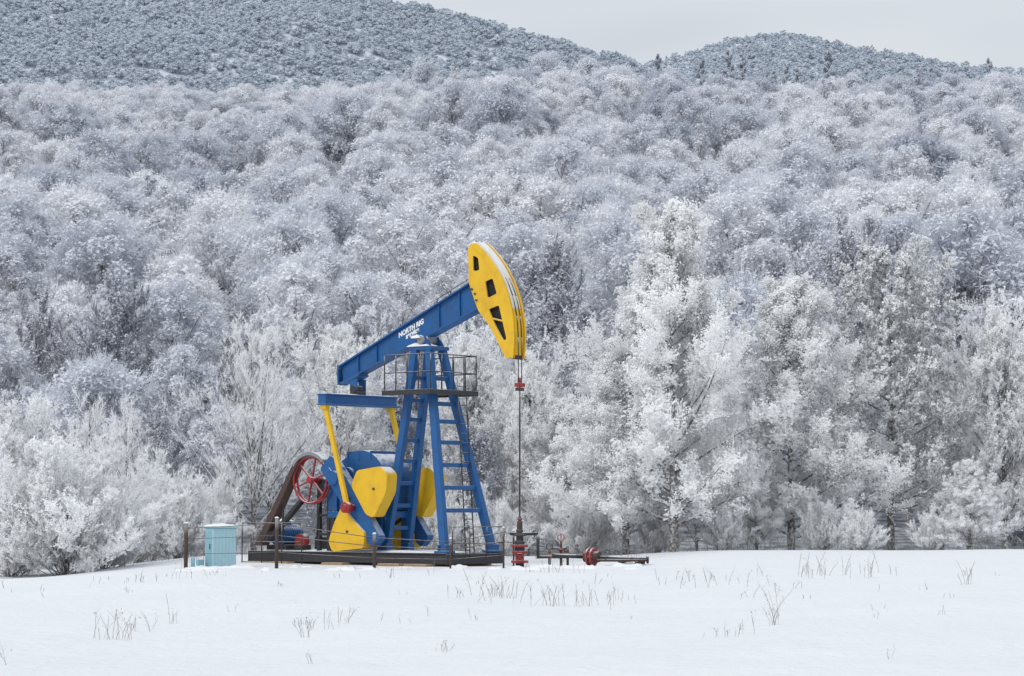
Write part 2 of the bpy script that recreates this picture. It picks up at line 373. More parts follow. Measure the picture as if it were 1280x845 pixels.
sp=np.array([(25.5,368),(33,372),(39,366),(41,371),(46,369),(48,364),(50.5,372),(86,374),(18,373),(56,368)]); P=np.concatenate([P,sp]); x,y=P[:,0],P[:,1]
kind=np.concatenate([kind,np.full(len(sp),8)]); s=np.concatenate([s,rg.uniform(1.25,1.65,len(sp))]); n=len(P)
scl=np.stack([s*rg.uniform(.9,1.15,n),s*rg.uniform(.9,1.15,n),s],-1); scl[-len(sp):,:2]*=.7
rot=np.stack([rg.normal(size=n)*.04,rg.normal(size=n)*.04,rg.uniform(0,6.28,n)],-1)
forest('hillside_forest',np.stack([x,y,Hn(x,y)-.1],-1),rot,scl,kind,mid)
def farf(name,d0,d1,sp,x0,x1,seed,sc0):
    P,rg=scatter(d0,d1,sp,lambda d:(x0,x1),seed); n=len(P); x,y=P[:,0],P[:,1]
    kind=rg.choice([0,1,2,3],n,p=[.42,.38,.15,.05]); s=rg.uniform(.75,1.1,n)*sc0
    forest(name,np.stack([x,y,Hn(x,y)-1.2],-1),np.stack([0*s,0*s,rg.uniform(0,6.28,n)],-1),np.stack([s*1.25,s*1.25,s*.78],-1),kind,low)
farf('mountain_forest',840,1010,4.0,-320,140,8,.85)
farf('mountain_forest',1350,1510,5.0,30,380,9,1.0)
# ------------------------------------------------------------------ individual near trees
near={
 'flockA':tree_mesh('flockA',11,11.8,3.9,'flock','hi',MN,1.0,1.12),
 'flockB':tree_mesh('flockB',23,10.5,3.2,'flock','hi',MN,1.0,1.05),
 'roundA':tree_mesh('roundA',31,8.5,2.7,'round','hi',MN,1.0,1.0),
 'vaseA':tree_mesh('vaseA',47,8.8,3,'vase','hi',MN,.7,.6,.8,.5),
 'pineA':tree_mesh('pineA',53,12.,3.9,'pine','hi',MN,1.0,1.2),
 'shrubA':tree_mesh('shrubA',61,3.2,2,'shrub','hi',MN,1.0,.75,1.),
 'bareA':tree_mesh('bareA',71,6.5,2.4,'vase','mid',[BARK,TWIG_N,FROST_N,NEEDLE],.6,.3,.5)}
def place(name,kind,px,d,s,rz,sx=1):
    X=(px-640)*d/3200; Y=d-80
    o=add(name,near[kind]); o.location=(X,Y,H1(X,Y)-.05); o.rotation_euler=(0,0,rz); o.scale=(s*sx,s*sx,s); return o
place('frosted_tree','flockA',842,90,1.02,.4,.98)
place('frosted_tree','flockB',782,92,.74,2.0,1.2)
place('frosted_tree','flockB',988,94,.98,1.2,1.05)
place('frosted_pine_tree','pineA',1112,97,1.0,0.3,.95)
place('frosted_tree','flockA',945,93,.42,2.6,.95)
place('frosted_tree','flockB',1212,90,.30,4.1,1.3)
place('frosted_tree','roundA',1255,97,.98,.9)
place('frosted_tree','roundA',1175,102,.9,3.9)
place('bare_frosted_tree','vaseA',318,96,.98,.2,.95)
place('bare_frosted_tree','bareA',160,97,.95,1.5)
place('bare_frosted_tree','bareA',112,99,1.0,3.5)
place('frosted_tree','roundA',8,94,.62,2.2)
place('frosted_tree','roundA',660,100,.85,4.5,.9)
place('frosted_tree','flockB',705,98,.62,.5)
place('frosted_tree','roundA',590,102,.9,1.1)
place('frosted_tree','roundA',420,103,.9,5.1)
place('frosted_shrub','shrubA',85,84,1.25,.3,1.25)
place('frosted_shrub','shrubA',15,86,1.1,2.3,1.1)
place('frosted_shrub','shrubA',130,87,.9,3.3,1.1)
place('frosted_shrub','shrubA',225,92,.85,1.1)
place('frosted_shrub','shrubA',262,95,.8,5.0)
place('frosted_shrub','shrubA',175,93,.8,4.2)
place('frosted_shrub','shrubA',730,93,.6,3.2)
place('frosted_shrub','shrubA',905,90,.45,1.9)
place('frosted_shrub','shrubA',1030,91,.5,.4)
place('frosted_shrub','shrubA',1075,89,.4,.9)
place('frosted_shrub','shrubA',1160,90,.35,2.9)
place('frosted_shrub','shrubA',820,92,.5,5.2)
place('frosted_shrub','shrubA',540,96,.75,2.7)
place('frosted_shrub','shrubA',620,93,.6,.7)
# ------------------------------------------------------------------ hard-surface helpers
def bevel(o,w):
    if w>0:
        b=o.modifiers.new('bevel','BEVEL'); b.width=w; b.segments=2; b.limit_method='ANGLE'
CUBEQ=[(0,1,3,2),(4,6,7,5),(0,4,5,1),(2,3,7,6),(0,2,6,4),(1,5,7,3)]
def box(name,c,s,mat,par,rot=(0,0,0),bv=.012):
    v=[(x*s[0]/2,y*s[1]/2,z*s[2]/2) for x in(-1,1) for y in(-1,1) for z in(-1,1)]
    me=bpy.data.meshes.new(name); me.from_pydata(v,[],CUBEQ); me.materials.append(mat); me.update()
    o=add(name,me,par); o.location=c; o.rotation_euler=rot; bevel(o,min(bv,min(s)*.25)); return o
def frame(p1,p2):
    z=(Vector(p2)-Vector(p1)); L=z.length; z.normalize(); ref=Vector((0,1,0)) if abs(z.y)<.9 else Vector((1,0,0))
    x=ref.cross(z).normalized(); y=z.cross(x); return L,Matrix((x,y,z)).transposed()
def bar(name,p1,p2,w,h,mat,par,bv=.012):
    L,R=frame(p1,p2); c=(Vector(p1)+Vector(p2))/2
    o=box(name,c,(w,h,L),mat,par,bv=bv); o.rotation_euler=R.to_euler(); return o
def cyl(name,p1,p2,r,mat,par,seg=20,r2=None,bv=0):
    L,R=frame(p1,p2); r2=r if r2 is None else r2; v=[];f=[]
    for k in range(seg):
        a=k*2*math.pi/seg; v.append((r*math.cos(a),r*math.sin(a),-L/2)); v.append((r2*math.cos(a),r2*math.sin(a),L/2))
    for k in range(seg):
        j=(k+1)%seg; f.append((2*k,2*j,2*j+1,2*k+1))
    f.append([2*k for k in range(seg)][::-1]); f.append([2*k+1 for k in range(seg)])
    me=bpy.data.meshes.new(name); me.from_pydata(v,[],f); me.materials.append(mat); me.update()
    for p in me.polygons: p.use_smooth=len(p.vertices)==4
    o=add(name,me,par); o.location=(Vector(p1)+Vector(p2))/2; o.rotation_euler=R.to_euler(); bevel(o,bv); return o
def prism(name,pts,v0,v1,mat,par,holes=(),bv=.0):
    cu=bpy.data.curves.new(name,'CURVE'); cu.dimensions='2D'; cu.fill_mode='BOTH'; cu.extrude=abs(v1-v0)/2
    for loop in [pts]+list(holes):
        sp=cu.splines.new('POLY'); sp.points.add(len(loop)-1)
        for k,(a,z) in enumerate(loop): sp.points[k].co=(a,z,0,1)
        sp.use_cyclic_u=True
    tmp=bpy.data.objects.new('tmp',cu); sc.collection.objects.link(tmp); bpy.context.view_layer.update()
    me=bpy.data.meshes.new_from_object(tmp.evaluated_get(bpy.context.evaluated_depsgraph_get())); bpy.data.objects.remove(tmp)
    me.transform(Matrix(((1,0,0,0),(0,0,-1,(v0+v1)/2),(0,1,0,0),(0,0,0,1)))); me.name=name
    me.materials.clear(); me.materials.append(mat); me.update()
    o=add(name,me,par); bevel(o,bv); return o
def rounded(pts,r,n=5):
    out=[];m=len(pts)
    for k in range(m):
        p=Vector(pts[k]);a=Vector(pts[k-1]);b=Vector(pts[(k+1)%m]); da=(a-p);db=(b-p)
        rr=min(r,da.length*.45,db.length*.45); s=p+da.normalized()*rr; e=p+db.normalized()*rr
        for i in range(n+1):
            t=i/n; out.append(tuple(s*(1-t)**2+p*2*t*(1-t)+e*t*t))
    return out
def ring(name,c,R,r,mat,par,axis='y',n=36,m=8,wy=1):
    v=[];f=[]
    for i in range(n):
        a=i*2*math.pi/n
        for j in range(m):
            b=j*2*math.pi/m; rr=R+r*math.cos(b); v.append((rr*math.cos(a),r*wy*math.sin(b),rr*math.sin(a)))
    for i in range(n):
        for j in range(m):
            f.append((i*m+j,i*m+(j+1)%m,((i+1)%n)*m+(j+1)%m,((i+1)%n)*m+j))
    me=bpy.data.meshes.new(name); me.from_pydata(v,[],f); me.materials.append(mat); me.update()
    for p in me.polygons: p.use_smooth=True
    o=add(name,me,par); o.location=c; return o
def empty(name,loc,rz=0):
    o=bpy.data.objects.new(name,None); sc.collection.objects.link(o); o.location=loc; o.rotation_euler=(0,0,rz); return o
def snowpile(name,c,s,par,seed=0,n=18,rot=(0,0,0)):
    v=[];f=[]
    g=np.linspace(-1,1,n)
    X,Y=np.meshgrid(g,g); e=np.clip(1-np.maximum(abs(X),abs(Y))**4,0,1)
    Z=e*(.7+.3*np.sin(X*4+seed)*np.cos(Y*5+seed*2))
    for a,b,z in zip(X.ravel(),Y.ravel(),Z.ravel()): v.append((a*s[0]/2,b*s[1]/2,z*s[2]))
    for a in range(n-1):
        for b in range(n-1): k=a*n+b; f.append((k,k+1,k+n+1,k+n))
    me=bpy.data.meshes.new(name); me.from_pydata(v,[],f); me.materials.append(SNOWM); me.update()
    for p in me.polygons: p.use_smooth=True
    o=add(name,me,par); o.location=c; o.rotation_euler=rot; return o
# ------------------------------------------------------------------ PUMPJACK
PJ=empty('oil_pumpjack',(-2.6,0,0),math.radians(-40))
for vv in(-1.25,1.25,-.45,.45): 
    box('skid_rail',(-2.35,vv,.27),(8.5,.16,.30),DARK,PJ)
    box('skid_rail_flange',(-2.35,vv,.438),(8.5,.26,.035),DARK,PJ)
for k in range(9): box('skid_crossbeam',(-6.5+k*1.03,0,.26),(.15,2.3,.24),DARK,PJ)
box('skid_end',(1.92,0,.27),(.06,2.7,.32),DARK,PJ); box('skid_end',(-6.62,0,.27),(.06,2.7,.32),DARK,PJ)
for a in(-6.2,-5.0,-.2,.9,-2.6): box('timber_sleeper',(a,-.1,.05),(.9,3.1,.14),WOOD,PJ)
snowpile('deck_snow',(-2.35,0,.40),(8.2,2.3,.13),PJ,3,30)
def lerp(a,b,t): return tuple(a[i]*(1-t)+b[i]*t for i in range(3))
T={'fn':(.28,-.30,6.75),'ff':(.28,.30,6.75),'rn':(-.28,-.32,6.75),'rf':(-.28,.32,6.75)}
Bt={'fn':(1.66,-1.12,.5),'ff':(1.66,1.12,.5),'rn':(-1.34,-.5,.5),'rf':(-1.34,.5,.5)}
for k in T:
    bar('post_leg_'+k,Bt[k],T[k],.24,.20,BLUE,PJ); b=Bt[k]; box('post_foot',(b[0],b[1],.49),(.5,.42,.07),BLUE,PJ)
    for sgn in(-1,1): box('foot_gusset',(b[0]+.14*sgn,b[1],.6),(.05,.3,.22),BLUE,PJ)
for z in(1.75,2.45,3.15,3.85,4.5,5.05,5.85):
    t=(z-.5)/6.25; bar('front_rung',lerp(Bt['fn'],T['fn'],t),lerp(Bt['ff'],T['ff'],t),.13,.11,BLUE,PJ)
for z in(1.2,1.9,2.6,3.3,3.95,4.6,5.2,5.9):
    t=(z-.5)/6.25; bar('rear_rung',lerp(Bt['rn'],T['rn'],t),lerp(Bt['rf'],T['rf'],t),.12,.10,BLUE,PJ)
box('post_cap',(0,0,6.80),(.95,.85,.12),BLUE,PJ)
for v in(-.30,.30): prism('saddle_bracket',[(-.34,6.86),(.34,6.86),(.17,7.18),(-.17,7.18)],v-.04,v+.04,BLUE,PJ)
cyl('saddle_bearing',(0,-.42,7.06),(0,.42,7.06),.13,GREY,PJ)
snowpile('saddle_snow',(-.15,-.38,7.12),(.38,.24,.12),PJ,5); snowpile('saddle_snow',(-.1,-.2,6.86),(.9,.5,.14),PJ,6)
pz=5.42
box('platform_deck',(.05,-.78,pz),(2.0,.62,.07),DARK,PJ); box('platform_deck',(.05,.78,pz),(2.0,.62,.07),DARK,PJ); box('platform_deck',(.83,0,pz-.003),(.5,1.0,.066),DARK,PJ)
box('platform_edge',(.05,-1.10,pz-.02),(2.05,.05,.16),DARK,PJ); box('platform_edge',(.05,1.10,pz-.02),(2.05,.05,.16),DARK,PJ)
box('platform_edge',(1.08,0,pz-.02),(.05,2.2,.15),DARK,PJ)
for v in (-1.07,1.07):
    for a in(-.9,-.42,.05,.52,1.03): cyl('rail_post',(a,v,pz),(a,v,pz+1.15),.019,DARK,PJ,8)
    for z in(.6,1.15): cyl('handrail',(-.9,v,pz+z),(1.03,v,pz+z),.019,DARK,PJ,8)
for v in(-.55,0,.55): cyl('rail_post',(1.03,v,pz),(1.03,v,pz+1.15),.019,DARK,PJ,8)
for z in(.6,1.15): cyl('handrail',(1.03,-1.07,pz+z),(1.03,1.07,pz+z),.019,DARK,PJ,8)
for v in(.22,.62): cyl('ladder_rail',(1.35,v,.45),(.98,v,5.9),.02,DARK,PJ,8)
for k in range(18):
    t=k/18; a=1.35-.37*t; cyl('ladder_step',(a,.22,.6+5.3*t),(a,.62,.6+5.3*t),.013,DARK,PJ,6)
# walking beam
prism('beam_web',[(-3.62,5.86),(2.18,7.98),(1.85,8.72),(-3.68,6.36)],-.09,.09,BLUE,PJ)
def flange(name,p,q,th,vw,mat):
    d=(Vector(q)-Vector(p)).normalized(); n=Vector((-d[1],d[0]))*th
    prism(name,[p,q,(q[0]+n[0],q[1]+n[1]),(p[0]+n[0],p[1]+n[1])],-vw,vw,mat,PJ)
flange('beam_top_flange',(-3.72,6.35),(1.9,8.745),.05,.21,BLUE); flange('beam_bottom_flange',(-3.66,5.80),(2.2,7.94),.05,.21,BLUE)
flange('beam_snow',(-3.6,6.455),(1.8,8.755),.03,.15,SNOWM)
prism('beam_end_plate',[(-3.76,5.78),(-3.70,5.78),(-3.72,6.44),(-3.78,6.44)],-.22,.22,BLUE,PJ)
for a in(-2.9,-2.1,.55,1.4):
    zb=5.86+(a+3.62)*.3655; zt=6.36+(a+3.65)*.4275
    for v in(-.125,.125): bar('beam_stiffener',(a,v,zb+.02),(a-.02,v,zt-.02),.03,.06,BLUE,PJ,.004)
box('rear_beam_clamp',(-3.05,0,5.98),(.5,.5,.08),BLUE,PJ,(0,-.35,0))
tc=bpy.data.curves.new('beam_lettering','FONT'); tc.body='NORTH RIG\nservice'; tc.size=.21; tc.extrude=.004; tc.offset=.010; tc.shear=.3; tc.space_line=.75; tc.align_x='CENTER'; tc.materials.append(WHITEP)
to=add('beam_lettering',tc,PJ); to.location=(-.66,-.098,7.40); to.rotation_euler=(math.radians(90),math.radians(-21.5),0)
for a in(.35,.9,1.45): 
    z=6.36+(a+3.65)*.4275; cyl('beam_rail_post',(a,.0,z),(a,.0,z+.3),.014,DARK,PJ,6)
cyl('beam_rail',(.3,0,8.33),(1.6,0,8.33+1.3*.4275),.014,DARK,PJ,6)
# horse head
arc=[(3.66*math.cos(math.radians(t)),7.0+3.66*math.sin(math.radians(t))) for t in np.linspace(-10,54,22)]
head=[(3.33,6.36)]+arc+[(1.93,9.97),(1.80,9.80),(1.84,8.75),(2.05,8.25),(2.22,7.88),(2.70,7.36)]
holes=[rounded(h,.06,3) for h in ([(2.0,9.60),(2.22,9.50),(2.27,9.12),(2.02,9.10)],[(2.50,8.76),(2.80,8.84),(2.97,8.36),(2.60,8.24)],[(2.64,7.90),(3.05,8.0),(3.36,6.95),(3.24,6.90),(2.9,7.4)])]
for v in(-.22,.17): prism('head_side_plate',head,v,v+.05,YEL,PJ,holes)
bar('head_web_strut',(2.72,-.185,7.62),(3.24,-.185,7.5),.05,.05,YEL,PJ)
hollow_shade=[(3.36,6.42)]+[(3.54*math.cos(math.radians(t)),7.0+3.54*math.sin(math.radians(t))) for t in np.linspace(-9,53,20)]+[(1.96,9.86),(1.88,9.76),(1.92,8.8),(2.14,8.3),(2.3,7.95),(2.76,7.45)]
prism('head_hollow_shade',hollow_shade,-.10,.10,HEAD_SHADE,PJ)  # added black filler, paints the shade seen through the head cut-outs
def arcstrip(name,r0,r1,v0,v1,mat,t0=-10,t1=54):
    o=[(r1*math.cos(math.radians(t)),7+r1*math.sin(math.radians(t))) for t in np.linspace(t0,t1,30)]
    i=[(r0*math.cos(math.radians(t)),7+r0*math.sin(math.radians(t))) for t in np.linspace(t1,t0,30)]
    prism(name,o+i,v0,v1,mat,PJ)
arcstrip('head_arc_plate_upper',3.56,3.70,-.167,.167,FROSTP,14,54)
arcstrip('head_arc_plate_lower',3.56,3.69,-.167,.167,YEL,-10,14)
arcstrip('head_arc_edge',3.50,3.73,.222,.27,YEL); arcstrip('head_arc_edge',3.50,3.68,-.25,-.223,YEL)
arcstrip('head_arc_tip',3.52,3.71,-.16,.16,RUST,-10.5,-8.5)
prism('head_back_plate',[(1.78,8.72),(1.86,8.72),(1.86,9.8),(1.78,9.8)],-.165,.165,YEL,PJ)
snowpile('head_snow',(1.98,0,9.96),(.34,.38,.07),PJ,8)
for k,(a,z) in enumerate([(1.98,8.55),(2.16,8.2),(2.1,8.4)]): cyl('head_bolt',(a,-.26,z),(a,-.20,z),.035,DARK,PJ,8)
for v in(-.08,.08):
    pts=[(3.72*math.cos(math.radians(t)),v,7+3.72*math.sin(math.radians(t))) for t in (30,20,10,0)]+[(3.71,v,5.6)]
    for p,q in zip(pts,pts[1:]): cyl('bridle_cable',p,q,.015,DARK,PJ,8)
box('carrier_bar',(3.70,0,5.55),(.16,.34,.12),RED,PJ); cyl('rod_clamp',(3.70,0,5.6),(3.70,0,5.78),.055,RED,PJ,10); box('carrier_block',(3.7,0,5.42),(.13,.28,.1),RUST,PJ)
cyl('polished_rod',(3.70,0,1.5),(3.70,0,5.75),.024,DARK,PJ,8)
# equalizer
ea,ez=-3.05,5.25
box('equalizer_beam',(ea,0,ez),(.34,3.3,.30),BLUE,PJ); box('equalizer_flange',(ea,0,ez+.16),(.44,3.35,.04),BLUE,PJ); box('equalizer_flange',(ea,0,ez-.16),(.44,3.35,.04),BLUE,PJ)
snowpile('equalizer_snow',(ea,0,ez+.17),(.42,3.3,.05),PJ,9)
cyl('tail_bearing',(ea,-.25,5.62),(ea,.25,5.62),.13,DARK,PJ); box('tail_bearing_base',(ea,0,5.48),(.35,.4,.12),DARK,PJ)
for v in(-.2,.2): box('tail_bracket',(ea,v,5.76),(.3,.06,.34),BLUE,PJ)
# cranks
S=Vector((-2.85,2.78)); dv=Vector((.66,-.751)); nv=Vector((.751,.66))
def cp(s,n): p=S+dv*s+nv*n; return (p.x,p.y)
pin=cp(1.25,0)
WU=[(-2.05,2.52),(-1.80,3.0),(-.80,3.12),(-.50,2.88),(-.56,2.30),(-1.08,1.52),(-1.40,1.62)]
WL=[(-2.42,1.92),(-2.05,1.52),(-1.46,1.05),(-1.50,.58),(-2.86,.46),(-3.02,.78),(-2.78,1.35)]
for sg,nm in((-1,'near'),(1,'far')):
    def V(a,b): return tuple(sorted((sg*a,sg*b)))
    prism('crank_arm_'+nm,rounded([cp(-.66,-.30),cp(-.66,.36),cp(.9,.36),cp(2.72,.24),cp(2.72,-.24),cp(1.2,-.30)],.12),*V(.98,1.26),BLUE,PJ,bv=.02)
    prism('crank_rib_'+nm,[cp(-.4,-.05),cp(-.4,.05),cp(.95,.05),cp(.95,-.05)],*V(1.265,1.31),BLUE,PJ)
    for W_ in (WU,WL):
        prism('counterweight_'+nm,rounded(W_,.12),*V(.90,1.36),YEL,PJ,bv=.03)
        cxm=sum(p[0] for p in W_)/7; czm=sum(p[1] for p in W_)/7
        cyl('weight_bolt',(cxm+.1,sg*1.35,czm),(cxm+.1,sg*1.39,czm),.045,RUST,PJ,8)
    cyl('crank_hub',(S.x,sg*.75,S.y),(S.x,sg*1.38,S.y),.22,BLUE,PJ)
    cyl('crank_pin',(pin[0],sg*1.2,pin[1]),(pin[0],sg*1.72,pin[1]),.10,RED,PJ)
    cyl('pitman_lower_bearing',(pin[0],sg*1.46,pin[1]),(pin[0],sg*1.68,pin[1]),.17,RED,PJ,24)
    bar('pitman_arm_'+nm,(pin[0],sg*1.57,pin[1]+.1),(ea,sg*1.52,ez-.12),.15,.12,YEL,PJ)
    box('pitman_upper_joint',(ea+.02,sg*1.53,ez-.24),(.24,.2,.16),YEL,PJ)
cyl('crank_shaft',(S.x,-1.0,S.y),(S.x,1.0,S.y),.14,DARK,PJ)
# gearbox
gb=[(-3.75,1.75),(-1.35,1.75),(-1.30,2.6)]+[(-2.35+1.05*math.cos(math.radians(t)),2.70+.95*math.sin(math.radians(t))) for t in range(0,115,12)]+[(-3.2,3.3),(-3.75,3.0)]
prism('gearbox_housing',gb,-.62,.62,BLUE,PJ,bv=.05)
box('gearbox_flange',(-2.55,0,2.55),(2.62,1.42,.08),BLUE,PJ)
for v in(-.66,.66):
    cyl('gearbox_bearing_cap',(S.x,v*.9,S.y),(S.x,v*1.15,S.y),.34,BLUE,PJ,24); cyl('gearbox_bearing_cap',(-1.9,v*.9,2.6),(-1.9,v*1.1,2.6),.25,BLUE,PJ,24)
    for a in(-3.3,-2.2,-1.6): box('gearbox_rib',(a,v,2.1),(.05,.12,.7),BLUE,PJ)
for a in(-2.9,-2.4,-1.9): box('gearbox_lid_rib',(a,0,3.48),(.06,1.28,.3),BLUE,PJ)
box('gearbox_stand',(-2.5,0,1.62),(2.5,1.3,.2),BLUE,PJ)
for a in(-3.55,-1.5):
    for v in(-.55,.55): box('stand_leg',(a,v,1.0),(.18,.18,1.1),BLUE if a>-2 else DARK,PJ)
for v in(-.55,.55): bar('stand_brace',(-3.5,v,.55),(-1.6,v,1.5),.1,.08,DARK,PJ)
snowpile('gearbox_snow',(-2.5,0,3.60),(.5,.6,.07),PJ,11)
bar('brake_lever',(-3.9,-.9,1.9),(-4.0,-.9,.6),.05,.05,DARK,PJ)
# sheave
wc=(-4.30,-.80,2.72)
for o_ in(-.08,.08): ring('sheave_rim',(wc[0],wc[1]+o_,wc[2]),.74,.035,RED,PJ)
for k in range(6):
    a=k*math.pi/3+.3; bar('sheave_spoke',(wc[0],wc[1],wc[2]),(wc[0]+.72*math.cos(a),wc[1],wc[2]+.72*math.sin(a)),.05,.06,RED,PJ)
cyl('sheave_hub',(wc[0],-.95,wc[2]),(wc[0],-.4,wc[2]),.11,RED,PJ); cyl('input_shaft',(wc[0],-.6,wc[2]),(wc[0],.5,wc[2]),.06,DARK,PJ)
for v in(-.4,.4): 
    box('shaft_pedestal',(-4.15,v,2.5),(.5,.14,.5),DARK,PJ); box('pedestal_leg',(-4.35,v,1.35),(.13,.13,1.9),DARK,PJ); box('pedestal_leg',(-3.9,v,1.35),(.13,.13,1.9),DARK,PJ)
for z in(1.0,1.6,2.2): box('pedestal_tie',(-4.12,-.42,z),(.5,.08,.09),DARK,PJ)
mp=(-6.3,-.80,.95)
g0=Vector((wc[0],wc[2]))
arc2=[(g0.x+.90*math.cos(math.radians(t)),g0.y+.90*math.sin(math.radians(t))) for t in range(40,150,8)]
arc1=[(g0.x+.80*math.cos(math.radians(t)),g0.y+.80*math.sin(math.radians(t))) for t in range(148,38,-8)]
prism('belt_guard_arc',arc2+arc1,-.98,-.62,GREY,PJ)
prism('belt_guard',[(-4.97,3.30),(-4.67,3.48),(-6.42,.62),(-6.75,.62)],-.97,-.63,RUST,PJ,bv=.01)
prism('lower_belt',[(-4.77,2.12),(-4.67,2.06),(-6.2,.72),(-6.3,.80)],-.90,-.70,DARK,PJ)
cyl('motor_pulley',(mp[0],-.95,mp[2]),(mp[0],-.65,mp[2]),.2,DARK,PJ)
cyl('motor_body',(mp[0]+.1,-.5,mp[2]),(mp[0]+.1,.45,mp[2]),.33,BLUE,PJ,24,bv=.03)
for k in range(9): ring('motor_fin',(mp[0]+.1,-.42+k*.1,mp[2]),.335,.016,BLUE,PJ,n=24,m=4)
box('motor_base',(mp[0]+.15,0,.56),(.9,1.1,.16),DARK,PJ); box('motor_terminal_box',(mp[0]+.1,-.1,1.34),(.26,.3,.16),BLUE,PJ)
cyl('brake_drum',(-5.3,-.35,.78),(-5.3,-.1,.78),.22,RED,PJ,24); box('brake_drum_base',(-5.3,-.2,.55),(.4,.4,.18),DARK,PJ); box('tool_box',(-5.0,.5,.7),(.5,.4,.4),DARK,PJ)
snowpile('motor_snow',(mp[0]+.1,-.1,1.40),(.35,.6,.08),PJ,12)
bar('guard_strut',(-5.6,-.80,.5),(-5.6,-.80,1.95),.06,.06,DARK,PJ)
# ------------------------------------------------------------------ wellhead
wx,wy=-2.6+.766*3.70,-.643*3.70
wz=H1(wx,wy)
W=empty('wellhead',(wx,wy,wz))
def wc_(n,z0,z1,r,m,seg=20): cyl(n,(0,0,z0),(0,0,z1),r,m,W,seg,bv=.008)
wc_('casing',-.1,.5,.13,DARK); wc_('casing_flange',.12,.2,.26,RED); wc_('casing_flange',.40,.48,.24,RED); wc_('tubing_head',.48,.78,.15,DARK)
wc_('head_flange',.60,.67,.25,RED); wc_('pumping_tee',.78,1.12,.11,DARK); wc_('tee_flange',.93,.99,.18,RUST); wc_('stuffing_box',1.12,1.38,.085,RUST); wc_('stuffing_gland',1.38,1.52,.05,DARK); wc_('stuffing_nut',1.42,1.47,.08,RED)
cyl('side_outlet',(-.3,0,1.0),(.55,-.1,1.0),.05,DARK,W); cyl('side_valve',(.0,-.3,.30),(0,.3,.30),.07,RED,W)
ring('valve_handwheel',(.0,-.36,.30),.11,.014,RED,W)
cyl('flow_line_drop',(.55,-.1,1.0),(.55,-.1,.25),.045,DARK,W); cyl('flow_line',(.55,-.1,.3),(1.5,.1,.3),.045,DARK,W)
F=empty('pipe_manifold',(wx+1.25,wy+.1,H1(wx+1.25,wy)))
for x_,h in((-.35,.55),(0,.85),(.2,.6)):
    cyl('riser_pipe',(x_,0,0),(x_,0,h),.04,RUST,F,12); cyl('riser_flange',(x_,0,h*.55),(x_,0,h*.55+.06),.09,RED,F,12)
cyl('cross_pipe',(-.5,0,.3),(.5,0,.3),.04,DARK,F,12); cyl('cross_pipe',(-.35,0,.53),(.2,0,.53),.03,DARK,F,12)
cyl('valve_stem',(0,0,.85),(0,0,1.0),.015,DARK,F,8); ring('valve_wheel',(0,-.03,.86),.1,.013,RED,F); ring('valve_wheel',(-.35,-.03,.60),.09,.013,DARK,F)
fx=(738-640)*77/3200; G=empty('pipeline_valve',(fx,-3,H1(fx,-3)+.06),math.radians(-30))
cyl('flange_disc',(-.07,0,.22),(-.01,0,.22),.27,RED,G,24,bv=.008); cyl('flange_disc',(.07,0,.22),(.13,0,.22),.27,RED,G,24,bv=.008); cyl('valve_body',(-.2,0,.22),(.3,0,.22),.16,RUST,G,20)
for k in range(8):
    a=k*math.pi/4; cyl('flange_bolt',(-.1,.21*math.cos(a),.22+.21*math.sin(a)),(.16,.21*math.cos(a),.22+.21*math.sin(a)),.018,DARK,G,6)
cyl('pipe',(-1.1,-.4,.26),(-.2,0,.22),.06,DARK,G,12); cyl('pipe',(.3,0,.2),(1.5,.75,.14),.06,DARK,G,12); cyl('pipe',(.3,-.15,.12),(1.6,.55,.12),.04,RUST,G,12)
box('pipe_support',(.9,.35,.05),(.12,.4,.16),DARK,G); box('pipe_support',(1.35,.6,.05),(.1,.5,.1),RUST,G)
cyl('pipe_end_flange',(1.5,.75,.14),(1.545,.78,.14),.12,DARK,G,16)
# ------------------------------------------------------------------ cabinet
cx=(277-640)*78/3200; C=empty('utility_cabinet',(cx,-2,H1(cx,-2)-.03),math.radians(28))
box('cabinet_body',(0,0,.62),(.78,.62,1.2),TEAL,C,bv=.03)
for k in range(7): box('panel_rib',(-.33+k*.11,-.315,.62),(.035,.02,1.06),TEAL,C,bv=.005)
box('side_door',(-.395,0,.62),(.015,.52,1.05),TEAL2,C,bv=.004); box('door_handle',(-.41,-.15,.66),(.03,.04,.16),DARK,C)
box('cabinet_roof',(0,0,1.245),(.88,.72,.05),TEAL,C); box('cabinet_plinth',(0,0,.0),(.84,.68,.08),DARK,C)
snowpile('roof_snow',(0,0,1.265),(.9,.74,.10),C,4)
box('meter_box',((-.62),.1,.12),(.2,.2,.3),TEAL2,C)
# ------------------------------------------------------------------ fence
Fn=empty('pipe_fence',(0,0,0))
fp=[(-9.75,-3.2,1.35,.06),(-7.0,-3.6,1.5,.055),(-4.02,-5.0,1.05,.05),(-1.8,-4.9,.9,.03),(-.25,-3.9,1.2,.03),(.05,-.5,1.1,.03)]
for k,(x_,y_,h,r) in enumerate(fp):
    z=H1(x_,y_); cyl('fence_post',(x_,y_,z-.2),(x_,y_,z+h),r,RUST,Fn,10)
    snowpile('post_snow',(x_,y_,z+h-.01),(r*2.4,r*2.4,.05),Fn,k,8)
    if k<len(fp)-1:
        x2,y2,h2,_=fp[k+1]; z2=H1(x2,y2)
        for q_ in(.35,.72,.98):
            cyl('fence_rail',(x_,y_,z+h*q_*.9),(x2,y2,z2+h2*q_*.9),.012 if k else .009,RUST,Fn,6)
cyl('fence_post',(-9.55,-3.1,H1(-9.55,-3.1)-.1),(-9.55,-3.1,H1(-9.55,-3.1)+.35),.06,TEAL2,Fn,10)
K=empty('safety_railing',(-2.6,0,.0),math.radians(-40))
for a in(-6.5,-5.6,-4.7,-3.8): cyl('railing_post',(a,-1.75,.0),(a,-1.75,1.35),.02,DARK,K,8)
